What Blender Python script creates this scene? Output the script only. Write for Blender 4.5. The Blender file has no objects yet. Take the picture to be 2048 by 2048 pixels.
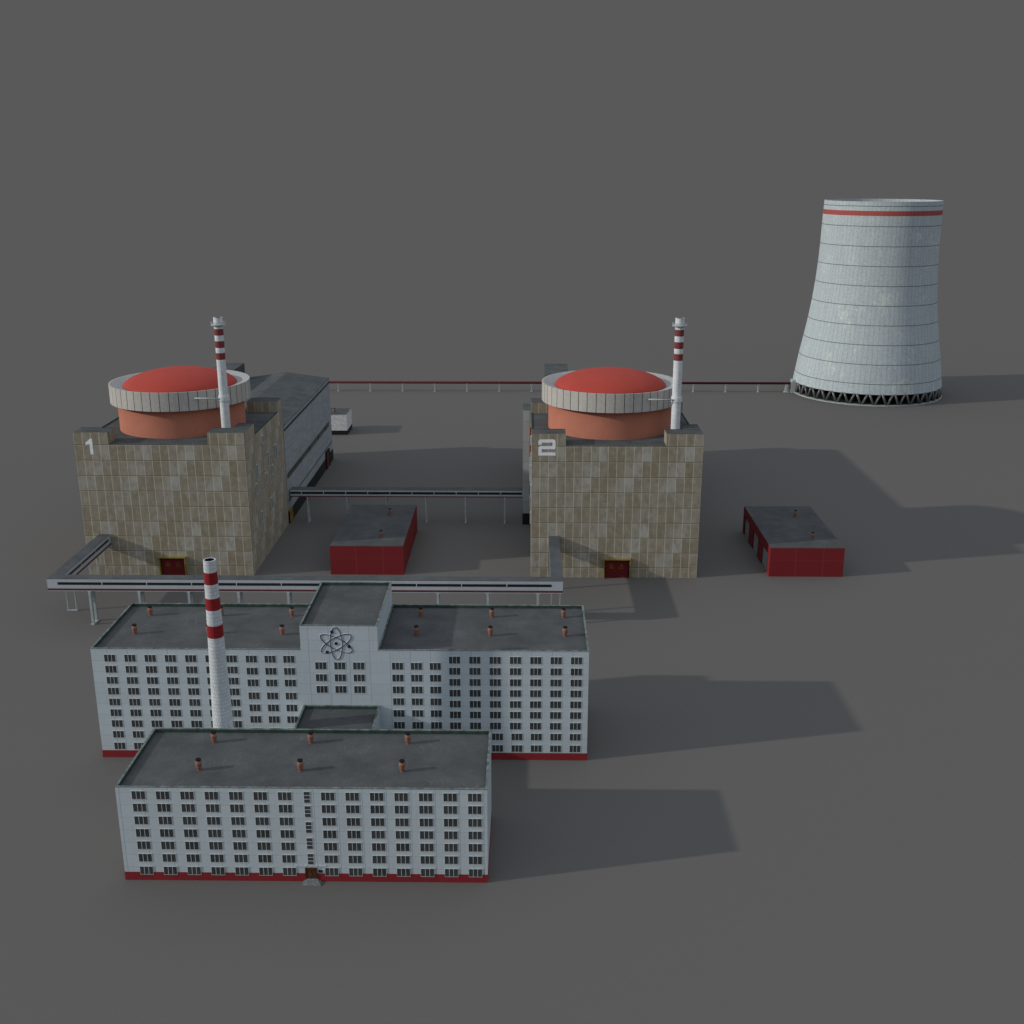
import bpy, math, random
from mathutils import Vector
random.seed(7)
S = bpy.context.scene
COL = S.collection
PI = math.pi

# ------------------------------------------------------------------ camera
cd = bpy.data.cameras.new('camera')
cam = bpy.data.objects.new('camera', cd)
COL.objects.link(cam)
cam.location = (0, 0, 150)
cam.rotation_euler = (PI/2 - 0.29833, 0, 0.01356)
cd.sensor_width = 36
cd.lens = 2228.17/2048*36
cd.clip_start = 1
cd.clip_end = 60000
S.camera = cam

# ------------------------------------------------------------------ sky and sun
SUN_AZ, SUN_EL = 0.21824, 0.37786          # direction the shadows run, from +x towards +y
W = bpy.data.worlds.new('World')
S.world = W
W.use_nodes = True
wn, wl = W.node_tree.nodes, W.node_tree.links
wn.clear()
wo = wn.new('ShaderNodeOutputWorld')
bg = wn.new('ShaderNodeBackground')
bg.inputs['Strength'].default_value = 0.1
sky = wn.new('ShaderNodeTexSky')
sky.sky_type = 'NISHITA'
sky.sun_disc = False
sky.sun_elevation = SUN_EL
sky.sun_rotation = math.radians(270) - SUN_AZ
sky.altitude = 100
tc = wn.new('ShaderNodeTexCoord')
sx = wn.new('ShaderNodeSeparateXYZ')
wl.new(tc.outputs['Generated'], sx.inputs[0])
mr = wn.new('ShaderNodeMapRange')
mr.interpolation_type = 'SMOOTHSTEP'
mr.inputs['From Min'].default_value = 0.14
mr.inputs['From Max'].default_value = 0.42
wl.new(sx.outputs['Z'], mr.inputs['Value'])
# pale fill added to the overhead sky, out of frame, to light shaded sides
fill_mix = wn.new('ShaderNodeMix')
fill_mix.data_type = 'RGBA'
fill_mix.inputs['Factor'].default_value = 0.70
fill_mix.inputs['B'].default_value = (6.5, 7.0, 7.6, 1)
wl.new(sky.outputs[0], fill_mix.inputs['A'])
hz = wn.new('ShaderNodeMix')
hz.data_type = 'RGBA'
hz.inputs['A'].default_value = (1.0, 1.0, 1.0, 1)     # flat grey backdrop near the horizon
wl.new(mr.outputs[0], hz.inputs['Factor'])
wl.new(fill_mix.outputs['Result'], hz.inputs['B'])
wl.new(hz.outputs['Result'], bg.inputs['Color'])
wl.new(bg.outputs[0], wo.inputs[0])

sd = bpy.data.lights.new('sun', 'SUN')
sd.energy = 2.0
sd.angle = math.radians(0.9)
sd.color = (1.0, 0.96, 0.90)
sun = bpy.data.objects.new('sun', sd)
COL.objects.link(sun)
sdir = Vector((math.cos(SUN_AZ)*math.cos(SUN_EL), math.sin(SUN_AZ)*math.cos(SUN_EL), -math.sin(SUN_EL)))
sun.rotation_euler = sdir.to_track_quat('-Z', 'Y').to_euler()
sun.location = (-300, -60, 250)

S.view_settings.view_transform = 'Standard'
S.view_settings.look = 'None'
S.view_settings.exposure = 0
S.view_settings.gamma = 1
S.view_settings.use_curve_mapping = False
S.render.engine = 'CYCLES'


# ------------------------------------------------------------------ materials
class NT:
    def __init__(s, name):
        s.m = bpy.data.materials.new(name)
        s.m.use_nodes = True
        s.n, s.l = s.m.node_tree.nodes, s.m.node_tree.links
        s.b = s.n['Principled BSDF']
        s.tc = s.n.new('ShaderNodeTexCoord')

    def inp(s, sock, v):
        if isinstance(v, (int, float)):
            sock.default_value = v
        elif isinstance(v, tuple):
            sock.default_value = v if len(v) == 4 or sock.type == 'VECTOR' else (*v, 1)
        else:
            s.l.new(v, sock)

    def math(s, op, a, b=0.0, c=None):
        n = s.n.new('ShaderNodeMath')
        n.operation = op
        s.inp(n.inputs[0], a)
        s.inp(n.inputs[1], b)
        if c is not None:
            s.inp(n.inputs[2], c)
        return n.outputs[0]

    def mix(s, f, a, b):
        n = s.n.new('ShaderNodeMix')
        n.data_type = 'RGBA'
        s.inp(n.inputs['Factor'], f)
        s.inp(n.inputs['A'], a)
        s.inp(n.inputs['B'], b)
        return n.outputs['Result']

    def sep(s, v):
        n = s.n.new('ShaderNodeSeparateXYZ')
        s.l.new(v, n.inputs[0])
        return n.outputs

    def comb(s, x, y, z):
        n = s.n.new('ShaderNodeCombineXYZ')
        for i, v in enumerate((x, y, z)):
            s.inp(n.inputs[i], v)
        return n.outputs[0]

    def noise(s, vec, scale, detail=3, rough=0.6):
        n = s.n.new('ShaderNodeTexNoise')
        s.inp(n.inputs['Vector'], vec)
        n.inputs['Scale'].default_value = scale
        n.inputs['Detail'].default_value = detail
        n.inputs['Roughness'].default_value = rough
        return n.outputs['Fac']

    def white(s, vec):
        n = s.n.new('ShaderNodeTexWhiteNoise')
        n.noise_dimensions = '3D'
        s.inp(n.inputs['Vector'], vec)
        return n.outputs['Value']

    def ramp(s, f, lo, hi, a=0.0, b=1.0):
        n = s.n.new('ShaderNodeMapRange')
        s.inp(n.inputs['Value'], f)
        n.inputs['From Min'].default_value = lo
        n.inputs['From Max'].default_value = hi
        n.inputs['To Min'].default_value = a
        n.inputs['To Max'].default_value = b
        return n.outputs[0]

    def scale(s, col, f):
        n = s.n.new('ShaderNodeVectorMath')
        n.operation = 'SCALE'
        s.inp(n.inputs[0], col)
        s.inp(n.inputs['Scale'], f)
        return n.outputs[0]

    def bump(s, h, strength=0.3, dist=0.1):
        n = s.n.new('ShaderNodeBump')
        n.inputs['Strength'].default_value = strength
        n.inputs['Distance'].default_value = dist
        s.inp(n.inputs['Height'], h)
        s.l.new(n.outputs[0], s.b.inputs['Normal'])

    def wallcoord(s):
        """horizontal run along the wall (x on front faces, y on side faces) and height"""
        o = s.sep(s.tc.outputs['Object'])
        nrm = s.sep(s.tc.outputs['Normal'])
        side = s.math('GREATER_THAN', s.math('ABSOLUTE', nrm[0]), 0.6)
        h = s.math('ADD', s.math('MULTIPLY', o[0], s.math('SUBTRACT', 1.0, side)), s.math('MULTIPLY', o[1], side))
        return h, o[2], side

    def done(s, col, rough=0.8, spec=0.2):
        s.inp(s.b.inputs['Base Color'], col)
        s.b.inputs['Roughness'].default_value = rough
        s.b.inputs['Specular IOR Level'].default_value = spec
        return s.m


def plain(name, col, rough=0.8, spec=0.2, var=0.12, sc=0.6, fine=6.0, fv=0.08):
    t = NT(name)
    o = t.tc.outputs['Object']
    f = t.math('ADD', t.ramp(t.noise(o, sc), 0.3, 0.7, 1-var, 1+var), t.ramp(t.noise(o, fine, 2), 0.3, 0.7, -fv, fv))
    c = t.scale((*col,), f)
    return t.done(c, rough, spec)


def fracline(t, v, pitch, off, w):
    """1 inside a joint of width w, repeated every pitch"""
    f = t.math('FRACT', t.math('DIVIDE', t.math('SUBTRACT', v, off), pitch))
    d = t.math('MINIMUM', f, t.math('SUBTRACT', 1.0, f))
    return t.math('LESS_THAN', d, w/pitch/2)


def tile_wall():
    """large beige cladding tiles: pale upright joints, dark level joints"""
    t = NT('beige_tile_cladding')
    h, z, side = t.wallcoord()
    PW, PH, ZO = 3.18, 5.97, 4.05
    cx = t.math('FLOOR', t.math('DIVIDE', h, PW))
    cz = t.math('FLOOR', t.math('DIVIDE', t.math('SUBTRACT', z, ZO), PH))
    o = t.tc.outputs['Object']
    # every fourth or fifth tile in a row is a greyer one, shifting row by row
    k = t.math('FLOORED_MODULO', t.math('SUBTRACT', t.math('SUBTRACT', cx, cz), 1.0), 5.0)
    grey = t.math('LESS_THAN', k, 0.5)
    keep = t.ramp(t.white(t.comb(cx, cz, 3.0)), 0, 1, 0.6, 1.0)
    grey = t.math('MULTIPLY', grey, keep)
    r = t.white(t.comb(cx, cz, side))
    r2 = t.white(t.comb(cx, cz, 9.0))
    c = t.mix(r, (0.298, 0.257, 0.186), (0.343, 0.304, 0.234))
    # greyer tiles come in groups: some courses show them strongly, others hardly; the tiles after them are browner
    strong = t.ramp(t.math('FLOORED_MODULO', cz, 5.0), 2.4, 2.6, 1.0, 0.35)
    half = t.math('GREATER_THAN', k, 3.5)
    dark = t.math('LESS_THAN', t.math('ABSOLUTE', t.math('SUBTRACT', k, 1.5)), 0.8)
    c = t.mix(t.math('MULTIPLY', t.math('MULTIPLY', half, strong), 0.55), c, (0.42, 0.415, 0.37))
    c = t.mix(t.math('MULTIPLY', t.math('MULTIPLY', dark, strong), 0.5), c, (0.255, 0.212, 0.145))
    c = t.mix(t.math('MULTIPLY', t.math('MULTIPLY', grey, strong), 0.85), c, (0.465, 0.462, 0.425))
    c = t.mix(t.math('MULTIPLY', t.ramp(r2, 0.55, 1.0), 0.45), c, (0.39, 0.365, 0.32))
    blot = t.noise(t.comb(h, t.math('MULTIPLY', z, 0.6), r), 0.42, 5)
    c = t.mix(t.ramp(blot, 0.42, 0.66, 0, 0.65), c, (0.235, 0.192, 0.122))
    blot2 = t.noise(t.comb(h, z, t.math('ADD', r, 5.0)), 0.5, 5)
    c = t.mix(t.ramp(blot2, 0.5, 0.68, 0, 0.4), c, (0.42, 0.41, 0.36))
    c = t.scale(c, t.ramp(t.noise(o, 3.0, 4), 0.3, 0.7, 0.9, 1.1))
    vj = fracline(t, h, PW, 0.0, 0.17)
    hj = fracline(t, z, PH, ZO, 0.24)
    hj2 = fracline(t, z, PH, ZO-0.22, 0.16)
    c = t.mix(t.math('MULTIPLY', vj, 0.75), c, (0.74, 0.68, 0.54))
    c = t.mix(t.math('MULTIPLY', hj2, 0.5), c, (0.66, 0.60, 0.44))
    c = t.mix(t.math('MULTIPLY', hj, 0.8), c, (0.11, 0.09, 0.055))
    t.bump(t.math('SUBTRACT', 1.0, t.math('MAXIMUM', vj, hj)), 0.35, 0.1)
    return t.done(c, 0.75, 0.25)


def panel_wall(name, col, pw, ph, xo, zo, line, var=0.06, lw=0.1, dirt=(0.5, 0.5, 0.48), lf=0.5, wf=0.35):
    t = NT(name)
    h, z, side = t.wallcoord()
    o = t.tc.outputs['Object']
    cx = t.math('FLOOR', t.math('DIVIDE', t.math('SUBTRACT', h, xo), pw))
    cz = t.math('FLOOR', t.math('DIVIDE', t.math('SUBTRACT', z, zo), ph))
    c = t.scale((*col,), t.ramp(t.white(t.comb(cx, cz, side)), 0, 1, 1-var, 1+var))
    st = t.noise(t.comb(t.math('MULTIPLY', h, 1.2), t.math('MULTIPLY', z, 0.12), side), 0.8, 4)
    c = t.mix(t.ramp(st, 0.5, 0.75, 0, wf), c, (*dirt,))
    c = t.scale(c, t.ramp(t.noise(o, 2.5, 3), 0.3, 0.7, 0.93, 1.07))
    j = t.math('MAXIMUM', fracline(t, h, pw, xo, lw), t.math('MULTIPLY', fracline(t, z, ph, zo, lw), 0.5))
    c = t.mix(t.math('MULTIPLY', j, lf), c, (*line,))
    return t.done(c, 0.8, 0.2)


def round_wall(name, col, n, ph, zo, line, bands=(), band_col=(0.3, 0.03, 0.03), rings=None, lw=0.12, var=0.06,
               stagger=False, lf=0.5, vf=0.5, streak=0.25, base_r=2.0, speck=0.0, grain=0.08):
    """cylindrical coordinates: n panels round, courses of height ph, painted bands"""
    t = NT(name)
    o = t.sep(t.tc.outputs['Object'])
    a = t.math('ARCTAN2', o[1], o[0])
    u = t.math('MULTIPLY', a, n/(2*PI))
    row = t.math('FLOOR', t.math('DIVIDE', t.math('SUBTRACT', o[2], zo), ph))
    if stagger:
        u = t.math('ADD', u, t.math('MULTIPLY', t.math('FLOORED_MODULO', row, 2.0), 0.5))
    cu = t.math('FLOOR', u)
    c = t.scale((*col,), t.ramp(t.white(t.comb(cu, row, 1.0)), 0, 1, 1-var, 1+var))
    st = t.noise(t.comb(t.math('MULTIPLY', a, base_r*1.5), t.math('MULTIPLY', o[2], 0.06), 0.0), 1.6, 5, 0.7)
    c = t.scale(c, t.ramp(st, 0.3, 0.7, 1-streak, 1+streak*0.6))
    if speck:
        sp = t.noise(t.tc.outputs['Object'], 0.06, 6, 0.75)
        c = t.mix(t.ramp(sp, 0.56, 0.72, 0, speck), c, (0.72, 0.74, 0.68))
    c = t.scale(c, t.ramp(t.noise(t.tc.outputs['Object'], 1.0, 3), 0.3, 0.7, 1-grain, 1+grain))
    if n and vf:
        vj = fracline(t, u, 1.0, 0.0, lw*n/(2*PI*base_r))
        c = t.mix(t.math('MULTIPLY', vj, vf), c, (*line,))
    hj = fracline(t, o[2], ph, zo, lw)
    c = t.mix(t.math('MULTIPLY', hj, lf), c, (*line,))
    for z0, z1 in bands:
        k = t.math('MULTIPLY', t.math('GREATER_THAN', o[2], z0), t.math('LESS_THAN', o[2], z1))
        bc = t.scale((*band_col,), t.math('MULTIPLY', t.ramp(st, 0.3, 0.7, 0.7, 1.3), t.math('SUBTRACT', 1.0, t.math('MULTIPLY', hj, 0.3))))
        c = t.mix(k, c, bc)
    return t.done(c, 0.8, 0.2)


def roof_mat(name, col):
    t = NT(name)
    o = t.tc.outputs['Object']
    c = t.scale((*col,), t.ramp(t.noise(o, 0.12, 5, 0.65), 0.3, 0.7, 0.8, 1.2))
    c = t.mix(t.ramp(t.noise(o, 0.5, 5, 0.8), 0.62, 0.74, 0, 0.4), c, tuple(min(1, x*2.0) for x in col))
    # thin pale scuffs where the felt has worn
    w = t.n.new('ShaderNodeTexWave')
    w.inputs['Scale'].default_value = 0.11
    w.inputs['Distortion'].default_value = 14
    w.inputs['Detail'].default_value = 3
    t.l.new(o, w.inputs['Vector'])
    sc = t.math('MULTIPLY', t.math('GREATER_THAN', w.outputs['Fac'], 0.99), t.math('GREATER_THAN', t.noise(o, 0.13, 3), 0.62))
    c = t.mix(t.math('MULTIPLY', sc, 0.2), c, (0.3, 0.31, 0.32))
    c = t.scale(c, t.ramp(t.noise(o, 4.0, 2), 0.3, 0.7, 0.88, 1.12))
    return t.done(c, 0.95, 0.0)


def ground_mat():
    t = NT('ground_grey')
    o = t.tc.outputs['Object']
    c = t.scale((0.1420, 0.1346, 0.1275), t.ramp(t.noise(o, 1.2, 2), 0.3, 0.7, 0.985, 1.015))
    return t.done(c, 1.0, 0.0)


def glass_mat(name, col, rough=0.25):
    t = NT(name)
    o = t.tc.outputs['Object']
    oi = t.n.new('ShaderNodeObjectInfo')
    f = t.math('MULTIPLY', t.ramp(t.noise(o, 1.0, 2), 0.3, 0.7, 0.85, 1.15), t.ramp(oi.outputs['Random'], 0, 1, 0.85, 1.2))
    return t.done(t.scale((*col,), f), rough, 0.4)


M = dict(
    ground=ground_mat(),
    tile=tile_wall(),
    office=panel_wall('pale_office_wall', (0.53, 0.60, 0.63), 5.24, 3.08, 2.66, 0.35, (0.22, 0.27, 0.33), lw=0.16, lf=0.5, var=0.03),
    plinth=panel_wall('red_plinth_paint', (0.26, 0.026, 0.030), 5.24, 6.0, 2.66, -3, (0.14, 0.01, 0.01), dirt=(0.22, 0.02, 0.025), var=0.05),
    redwall=panel_wall('dark_red_panels', (0.205, 0.019, 0.023), 10.45, 6.7, -4.2, 0, (0.45, 0.12, 0.10), lw=0.2, lf=0.3, dirt=(0.17, 0.018, 0.02)),
    hall=panel_wall('grey_ribbed_siding', (0.33, 0.35, 0.365), 6.0, 1.15, 0, 0, (0.16, 0.18, 0.2), var=0.10, lw=0.22, lf=0.5, dirt=(0.26, 0.28, 0.30)),
    block=panel_wall('grey_panel_block', (0.36, 0.39, 0.385), 6.0, 9.0, 0, 1.5, (0.12, 0.15, 0.15), var=0.12, lw=0.3, lf=0.8, dirt=(0.27, 0.30, 0.31)),
    annex=panel_wall('white_brick_wall', (0.68, 0.69, 0.67), 1.2, 0.6, 0, 0, (0.4, 0.4, 0.4), var=0.15, lw=0.1, lf=0.5, dirt=(0.5, 0.5, 0.5)),
    roof=roof_mat('grey_roof_felt', (0.092, 0.096, 0.098)),
    hroof=roof_mat('grey_hall_roofing', (0.097, 0.104, 0.107)),
    green=plain('dark_green_coping', (0.04, 0.07, 0.055), var=0.3),
    cope=plain('pale_coping', (0.145, 0.165, 0.16), var=0.6, sc=0.6),
    frame=plain('white_window_frame', (0.62, 0.65, 0.66), 0.5, 0.3, 0.05),
    glass=glass_mat('dark_window_glass', (0.052, 0.057, 0.057)),
    black=plain('black_plinth', (0.016, 0.018, 0.018)),
    dome=plain('red_dome_paint', (0.42, 0.060, 0.043), 0.75, 0.15, 0.05, 0.1, 2.0, 0.05),
    drum=plain('orange_drum_paint', (0.50, 0.190, 0.124), 0.8, 0.2, 0.06, 0.15, 2.0, 0.05),
    numeral=plain('white_numeral_paint', (0.93, 0.95, 0.97), 0.4),
    yellow=plain('yellow_gate_frame', (0.27, 0.21, 0.045), 0.6, 0.3, 0.2),
    gate=plain('dark_red_gate', (0.150, 0.008, 0.011), 0.6, 0.3, 0.25, 0.8),
    warn=plain('yellow_warning_paint', (0.24, 0.15, 0.03), 0.6),
    vent=plain('terracotta_vent', (0.26, 0.125, 0.092), 0.8, 0.2, 0.2, 1.5),
    mouth_black=plain('black_rim_and_mouth_shade', (0.008, 0.008, 0.008)),  # rim colour, also stands in for the shade inside openings
    atom=plain('navy_emblem_metal', (0.016, 0.022, 0.07), 0.6, 0.2),
    rim=plain('white_emblem_highlight', (0.80, 0.82, 0.84), 0.3, 0.5),  # bright highlight on the orbits, put in as white colour
    door=plain('brown_wooden_door', (0.085, 0.030, 0.012), 0.6, 0.3, 0.3),
    step=plain('worn_concrete_steps', (0.20, 0.215, 0.215), var=0.5, sc=2.5),
    sign=plain('white_sign_letters', (0.8, 0.8, 0.82)),
    steel=plain('grey_green_steel', (0.41, 0.45, 0.45), 0.6, 0.3, 0.15),
    bridge=panel_wall('pale_bridge_cladding', (0.46, 0.495, 0.52), 15.33, 9.0, 3.0, 2.0, (0.25, 0.27, 0.3), lw=0.12, dirt=(0.42, 0.44, 0.45)),
    broof=roof_mat('bridge_roof_felt', (0.098, 0.105, 0.11)),
    stripe=plain('dark_red_stripe', (0.13, 0.030, 0.034)),
    pipe=plain('dark_red_pipe', (0.085, 0.010, 0.014), 0.7, 0.2),
    strut=plain('concrete_strut', (0.11, 0.11, 0.105), 0.35, 0.5, 0.25, 0.3),
    dish=plain('grey_dished_rim', (0.36, 0.365, 0.36)),
    strip_glass=glass_mat('black_strip_glass', (0.018, 0.021, 0.022)),
    rim_c=plain('concrete_rim', (0.36, 0.39, 0.38)),
    ring=round_wall('gallery_ring_panels', (0.50, 0.475, 0.435), 48, 60.0, -20, (0.05, 0.05, 0.05), lw=0.30, base_r=27, vf=0.9, lf=0.0, var=0.04, streak=0.08),
    stack=round_wall('white_vent_stack', (0.68, 0.71, 0.72), 8, 1.5, 0, (0.4, 0.44, 0.5), lw=0.10, base_r=1.68, vf=0.2, lf=0.35, streak=0.1,
                     bands=((91.2, 93.6), (86.6, 89.1), (82.2, 84.7)), band_col=(0.22, 0.050, 0.050)),
    chim=round_wall('white_brick_chimney', (0.64, 0.67, 0.68), 22, 0.95, 0, (0.30, 0.34, 0.38), lw=0.10, base_r=2.2, vf=0.7, lf=0.8, streak=0.12,
                    stagger=True, bands=((54.95, 57.95), (48.35, 51.4), (41.2, 44.4)), band_col=(0.27, 0.018, 0.022)),
    shell=round_wall('cooling_tower_concrete', (0.47, 0.53, 0.545), 90, 12.55, 1.9, (0.11, 0.14, 0.14), lw=0.48, base_r=44, vf=0.22, lf=0.9, streak=0.12,
                     var=0.03, bands=((121.4, 124.5),), band_col=(0.38, 0.085, 0.075), speck=0.8, grain=0.16),
    whitedoor=plain('grey_white_door', (0.42, 0.46, 0.47)),
    winband=plain('dusty_dark_glazing', (0.075, 0.065, 0.058), 0.4, 0.4, 0.3, 0.08),
    garage=plain('grey_garage_door', (0.27, 0.30, 0.31)),
    louvre=plain('dark_louvre', (0.035, 0.05, 0.05)),
    redpaint=plain('red_frame_paint', (0.28, 0.02, 0.015)),
    orange=plain('amber_gate_paint', (0.45, 0.24, 0.02)),
)


# ------------------------------------------------------------------ mesh helpers
class MB:
    def __init__(s, org=(0, 0, 0)):
        s.v, s.f, s.m, s.s = [], [], [], []
        s.o = org

    def quad(s, pts, mi=0, smooth=False):
        i = len(s.v)
        s.v += [(p[0]-s.o[0], p[1]-s.o[1], p[2]-s.o[2]) for p in pts]
        s.f.append(tuple(range(i, i+len(pts))))
        s.m.append(mi)
        s.s.append(smooth)

    def box(s, x0, x1, y0, y1, z0, z1, mi=0, top=None, skip=''):
        a = [(x0, y0, z0), (x1, y0, z0), (x1, y1, z0), (x0, y1, z0), (x0, y0, z1), (x1, y0, z1), (x1, y1, z1), (x0, y1, z1)]
        faces = dict(d=(3, 2, 1, 0), u=(4, 5, 6, 7), f=(0, 1, 5, 4), r=(1, 2, 6, 5), b=(2, 3, 7, 6), l=(3, 0, 4, 7))
        for k, q in faces.items():
            if k not in skip:
                s.quad([a[j] for j in q], top if (k == 'u' and top is not None) else mi)
        return s

    def lathe(s, prof, cx=0, cy=0, seg=48, mi=0, smooth=True, join=False, mis=None, a0=0.0):
        """prof: list of (r, z); each segment its own strip unless join"""
        def P(r, z, k):
            a = a0 + 2*PI*k/seg
            return (cx+r*math.cos(a)-s.o[0], cy+r*math.sin(a)-s.o[1], z-s.o[2])
        if join:
            base = len(s.v)
            for r, z in prof:
                s.v += [P(r, z, k) for k in range(seg)]
            for i in range(len(prof)-1):
                for k in range(seg):
                    k2 = (k+1) % seg
                    s.f.append((base+i*seg+k, base+i*seg+k2, base+(i+1)*seg+k2, base+(i+1)*seg+k))
                    s.m.append(mis[i] if mis else mi)
                    s.s.append(smooth)
            return s
        for i in range(len(prof)-1):
            (r0, z0), (r1, z1) = prof[i], prof[i+1]
            base = len(s.v)
            m_ = mis[i] if mis else mi
            if r0 < 1e-6 or r1 < 1e-6:
                r, z, zc = (r1, z1, z0) if r0 < 1e-6 else (r0, z0, z1)
                s.v += [P(r, z, k) for k in range(seg)] + [P(0, zc, 0)]
                for k in range(seg):
                    q = (base+seg, base+(k+1) % seg, base+k) if r0 < 1e-6 else (base+k, base+(k+1) % seg, base+seg)
                    s.f.append(q)
                    s.m.append(m_)
                    s.s.append(False if abs(z0-z1) < 1e-6 else smooth)
            else:
                s.v += [P(r0, z0, k) for k in range(seg)] + [P(r1, z1, k) for k in range(seg)]
                for k in range(seg):
                    k2 = (k+1) % seg
                    s.f.append((base+k, base+k2, base+seg+k2, base+seg+k))
                    s.m.append(m_)
                    s.s.append(smooth)
        return s

    def tube(s, p, q, r, seg=8, mi=0, r2=None):
        p, q = Vector(p), Vector(q)
        r2 = r if r2 is None else r2
        d = (q-p).normalized()
        u = d.orthogonal().normalized()
        w = d.cross(u)
        base = len(s.v)
        for c, rr in ((p, r), (q, r2)):
            for k in range(seg):
                a = 2*PI*k/seg
                x = c+u*rr*math.cos(a)+w*rr*math.sin(a)
                s.v.append((x[0]-s.o[0], x[1]-s.o[1], x[2]-s.o[2]))
        for k in range(seg):
            s.f.append((base+k, base+(k+1) % seg, base+seg+(k+1) % seg, base+seg+k))
            s.m.append(mi)
            s.s.append(True)
        s.f.append(tuple(base+k for k in reversed(range(seg))))
        s.f.append(tuple(base+seg+k for k in range(seg)))
        s.m += [mi, mi]
        s.s += [False, False]
        return s

    def mesh(s, name, mats):
        me = bpy.data.meshes.new(name)
        me.from_pydata(s.v, [], s.f)
        for m_ in (mats if isinstance(mats, (list, tuple)) else [mats]):
            me.materials.append(m_)
        for p, mi, sm in zip(me.polygons, s.m, s.s):
            p.material_index = mi
            p.use_smooth = sm
        me.update()
        return me

    def build(s, name, mats, parent=None, loc=(0, 0, 0)):
        return link(name, s.mesh(name, mats), parent, loc)


def link(name, me, parent=None, loc=(0, 0, 0)):
    o = bpy.data.objects.new(name, me)
    COL.objects.link(o)
    o.location = loc
    if parent:
        o.parent = parent
    return o


def thing(name, loc, label, cat, group=None):
    o = bpy.data.objects.new(name, None)
    COL.objects.link(o)
    o.location = loc
    o.empty_display_size = 2
    o['label'] = label
    o['category'] = cat
    if group:
        o['group'] = group
    return o


def kids(o):
    return [c for c in bpy.data.objects if c.parent == o]


def copy_tree(o, parent=None):
    c = o.copy()
    COL.objects.link(c)
    c.parent = parent
    for ch in kids(o):
        copy_tree(ch, c)
    return c


def flat_roof(parent, x0, x1, y0, y1, z, org, t=0.45, depth=0.9, cuts=None):
    """felt slab sunk behind a parapet with pale coping outside and green inside"""
    r = MB(org)
    r.box(x0+t, x1-t, y0+t, y1-t, z-depth-0.3, z-depth)
    ro = r.build('roof', M['roof'], parent)
    p = MB(org)
    zb, zi = z-depth+0.003, z-0.12
    for a, b, c, d in ((x0, x1, y0, y0+t), (x0, x1, y1-t, y1), (x0, x0+t, y0+t, y1-t), (x1-t, x1, y0+t, y1-t)):
        e = 0.06
        p.box(a-e if a == x0 else a+0.0, b+e if b == x1 else b, c-e if c == y0 else c, d+e if d == y1 else d, zi, z, 1)
    # inner lining
    p.box(x0+t, x1-t, y0+t, y0+t+0.08, zb, zi-0.01, 0)
    p.box(x0+t, x1-t, y1-t-0.08, y1-t, zb, zi-0.01, 0)
    p.box(x0+t, x0+t+0.08, y0+t+0.08, y1-t-0.08, zb, zi-0.01, 0)
    p.box(x1-t-0.08, x1-t, y0+t+0.08, y1-t-0.08, zb, zi-0.01, 0)
    p.build('parapet_lining', [M['green'], M['cope']], ro)
    return ro


# --- a roof vent: swollen terracotta pot with a black rim and a mouth painted dark
def vent_mesh():
    m_ = MB()
    pr = [(0.56, 0), (0.52, 0.35), (0.60, 0.7), (0.66, 0.75), (0.60, 0.82), (0.72, 1.3), (0.80, 1.75), (0.74, 2.2), (0.66, 2.25), (0.62, 2.55),
          (0.66, 2.9), (0.56, 2.9), (0.52, 2.3)]
    m_.lathe(pr, seg=20, join=True, mis=[0]*9+[1, 1, 1])
    m_.lathe([(0.55, 2.84), (0, 2.84)], seg=20, mi=1)  # black disc near the top paints the shade of the open mouth
    m_.v = [(x*0.92, y*0.92, z*0.95) for x, y, z in m_.v]
    return m_.mesh('vent', [M['vent'], M['mouth_black']])


VENT = vent_mesh()


def vent(parent, x, y, z):
    v = link('roof_vent', VENT, parent, (x, y, z))
    return v


# --- office window: three dark panes under a thin white frame, origin at lower left on the wall face
WW, WH = 2.86, 1.98


def window_meshes(w, h, cols, rows, fw=0.085, sill=False):
    g = MB()
    g.box(0.0, w, -0.03, 0.0, 0.0, h)
    fr = MB()
    d, e = 0.07, 0.055
    fr.box(-e, w+e, -d-0.03, 0, h, h+0.085)
    fr.box(-e, w+e, -d, 0, -e, 0)
    fr.box(-e, 0, -d, 0, 0, h)
    fr.box(w, w+e, -d, 0, 0, h)
    for i in range(1, cols):
        x = w*i/cols
        fr.box(x-0.05, x+0.05, -0.07, -0.03, 0, h)
    for i in range(1, rows):
        zz = h*i/rows
        fr.box(0, w, -0.07, -0.03, zz-0.05, zz+0.05)
    return g.mesh('window', M['glass']), fr.mesh('window_frame', M['frame'])


GW, FW = window_meshes(WW, WH, 3, 1)


def window(parent, x, z, y=0.0, meshes=None, name='window'):
    g, f = meshes or (GW, FW)
    o = link(name, g, parent, (x, y-0.006, z))
    link('window_frame', f, o, (0, 0, 0))
    return o


# ------------------------------------------------------------------ ground
g = MB()
g.lathe([(30000, 0), (0, 0)], seg=64, cy=0)
gr = g.build('ground', M['ground'])
for p_ in gr.data.polygons:
    p_.flip()
gr['kind'] = 'structure'

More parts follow.
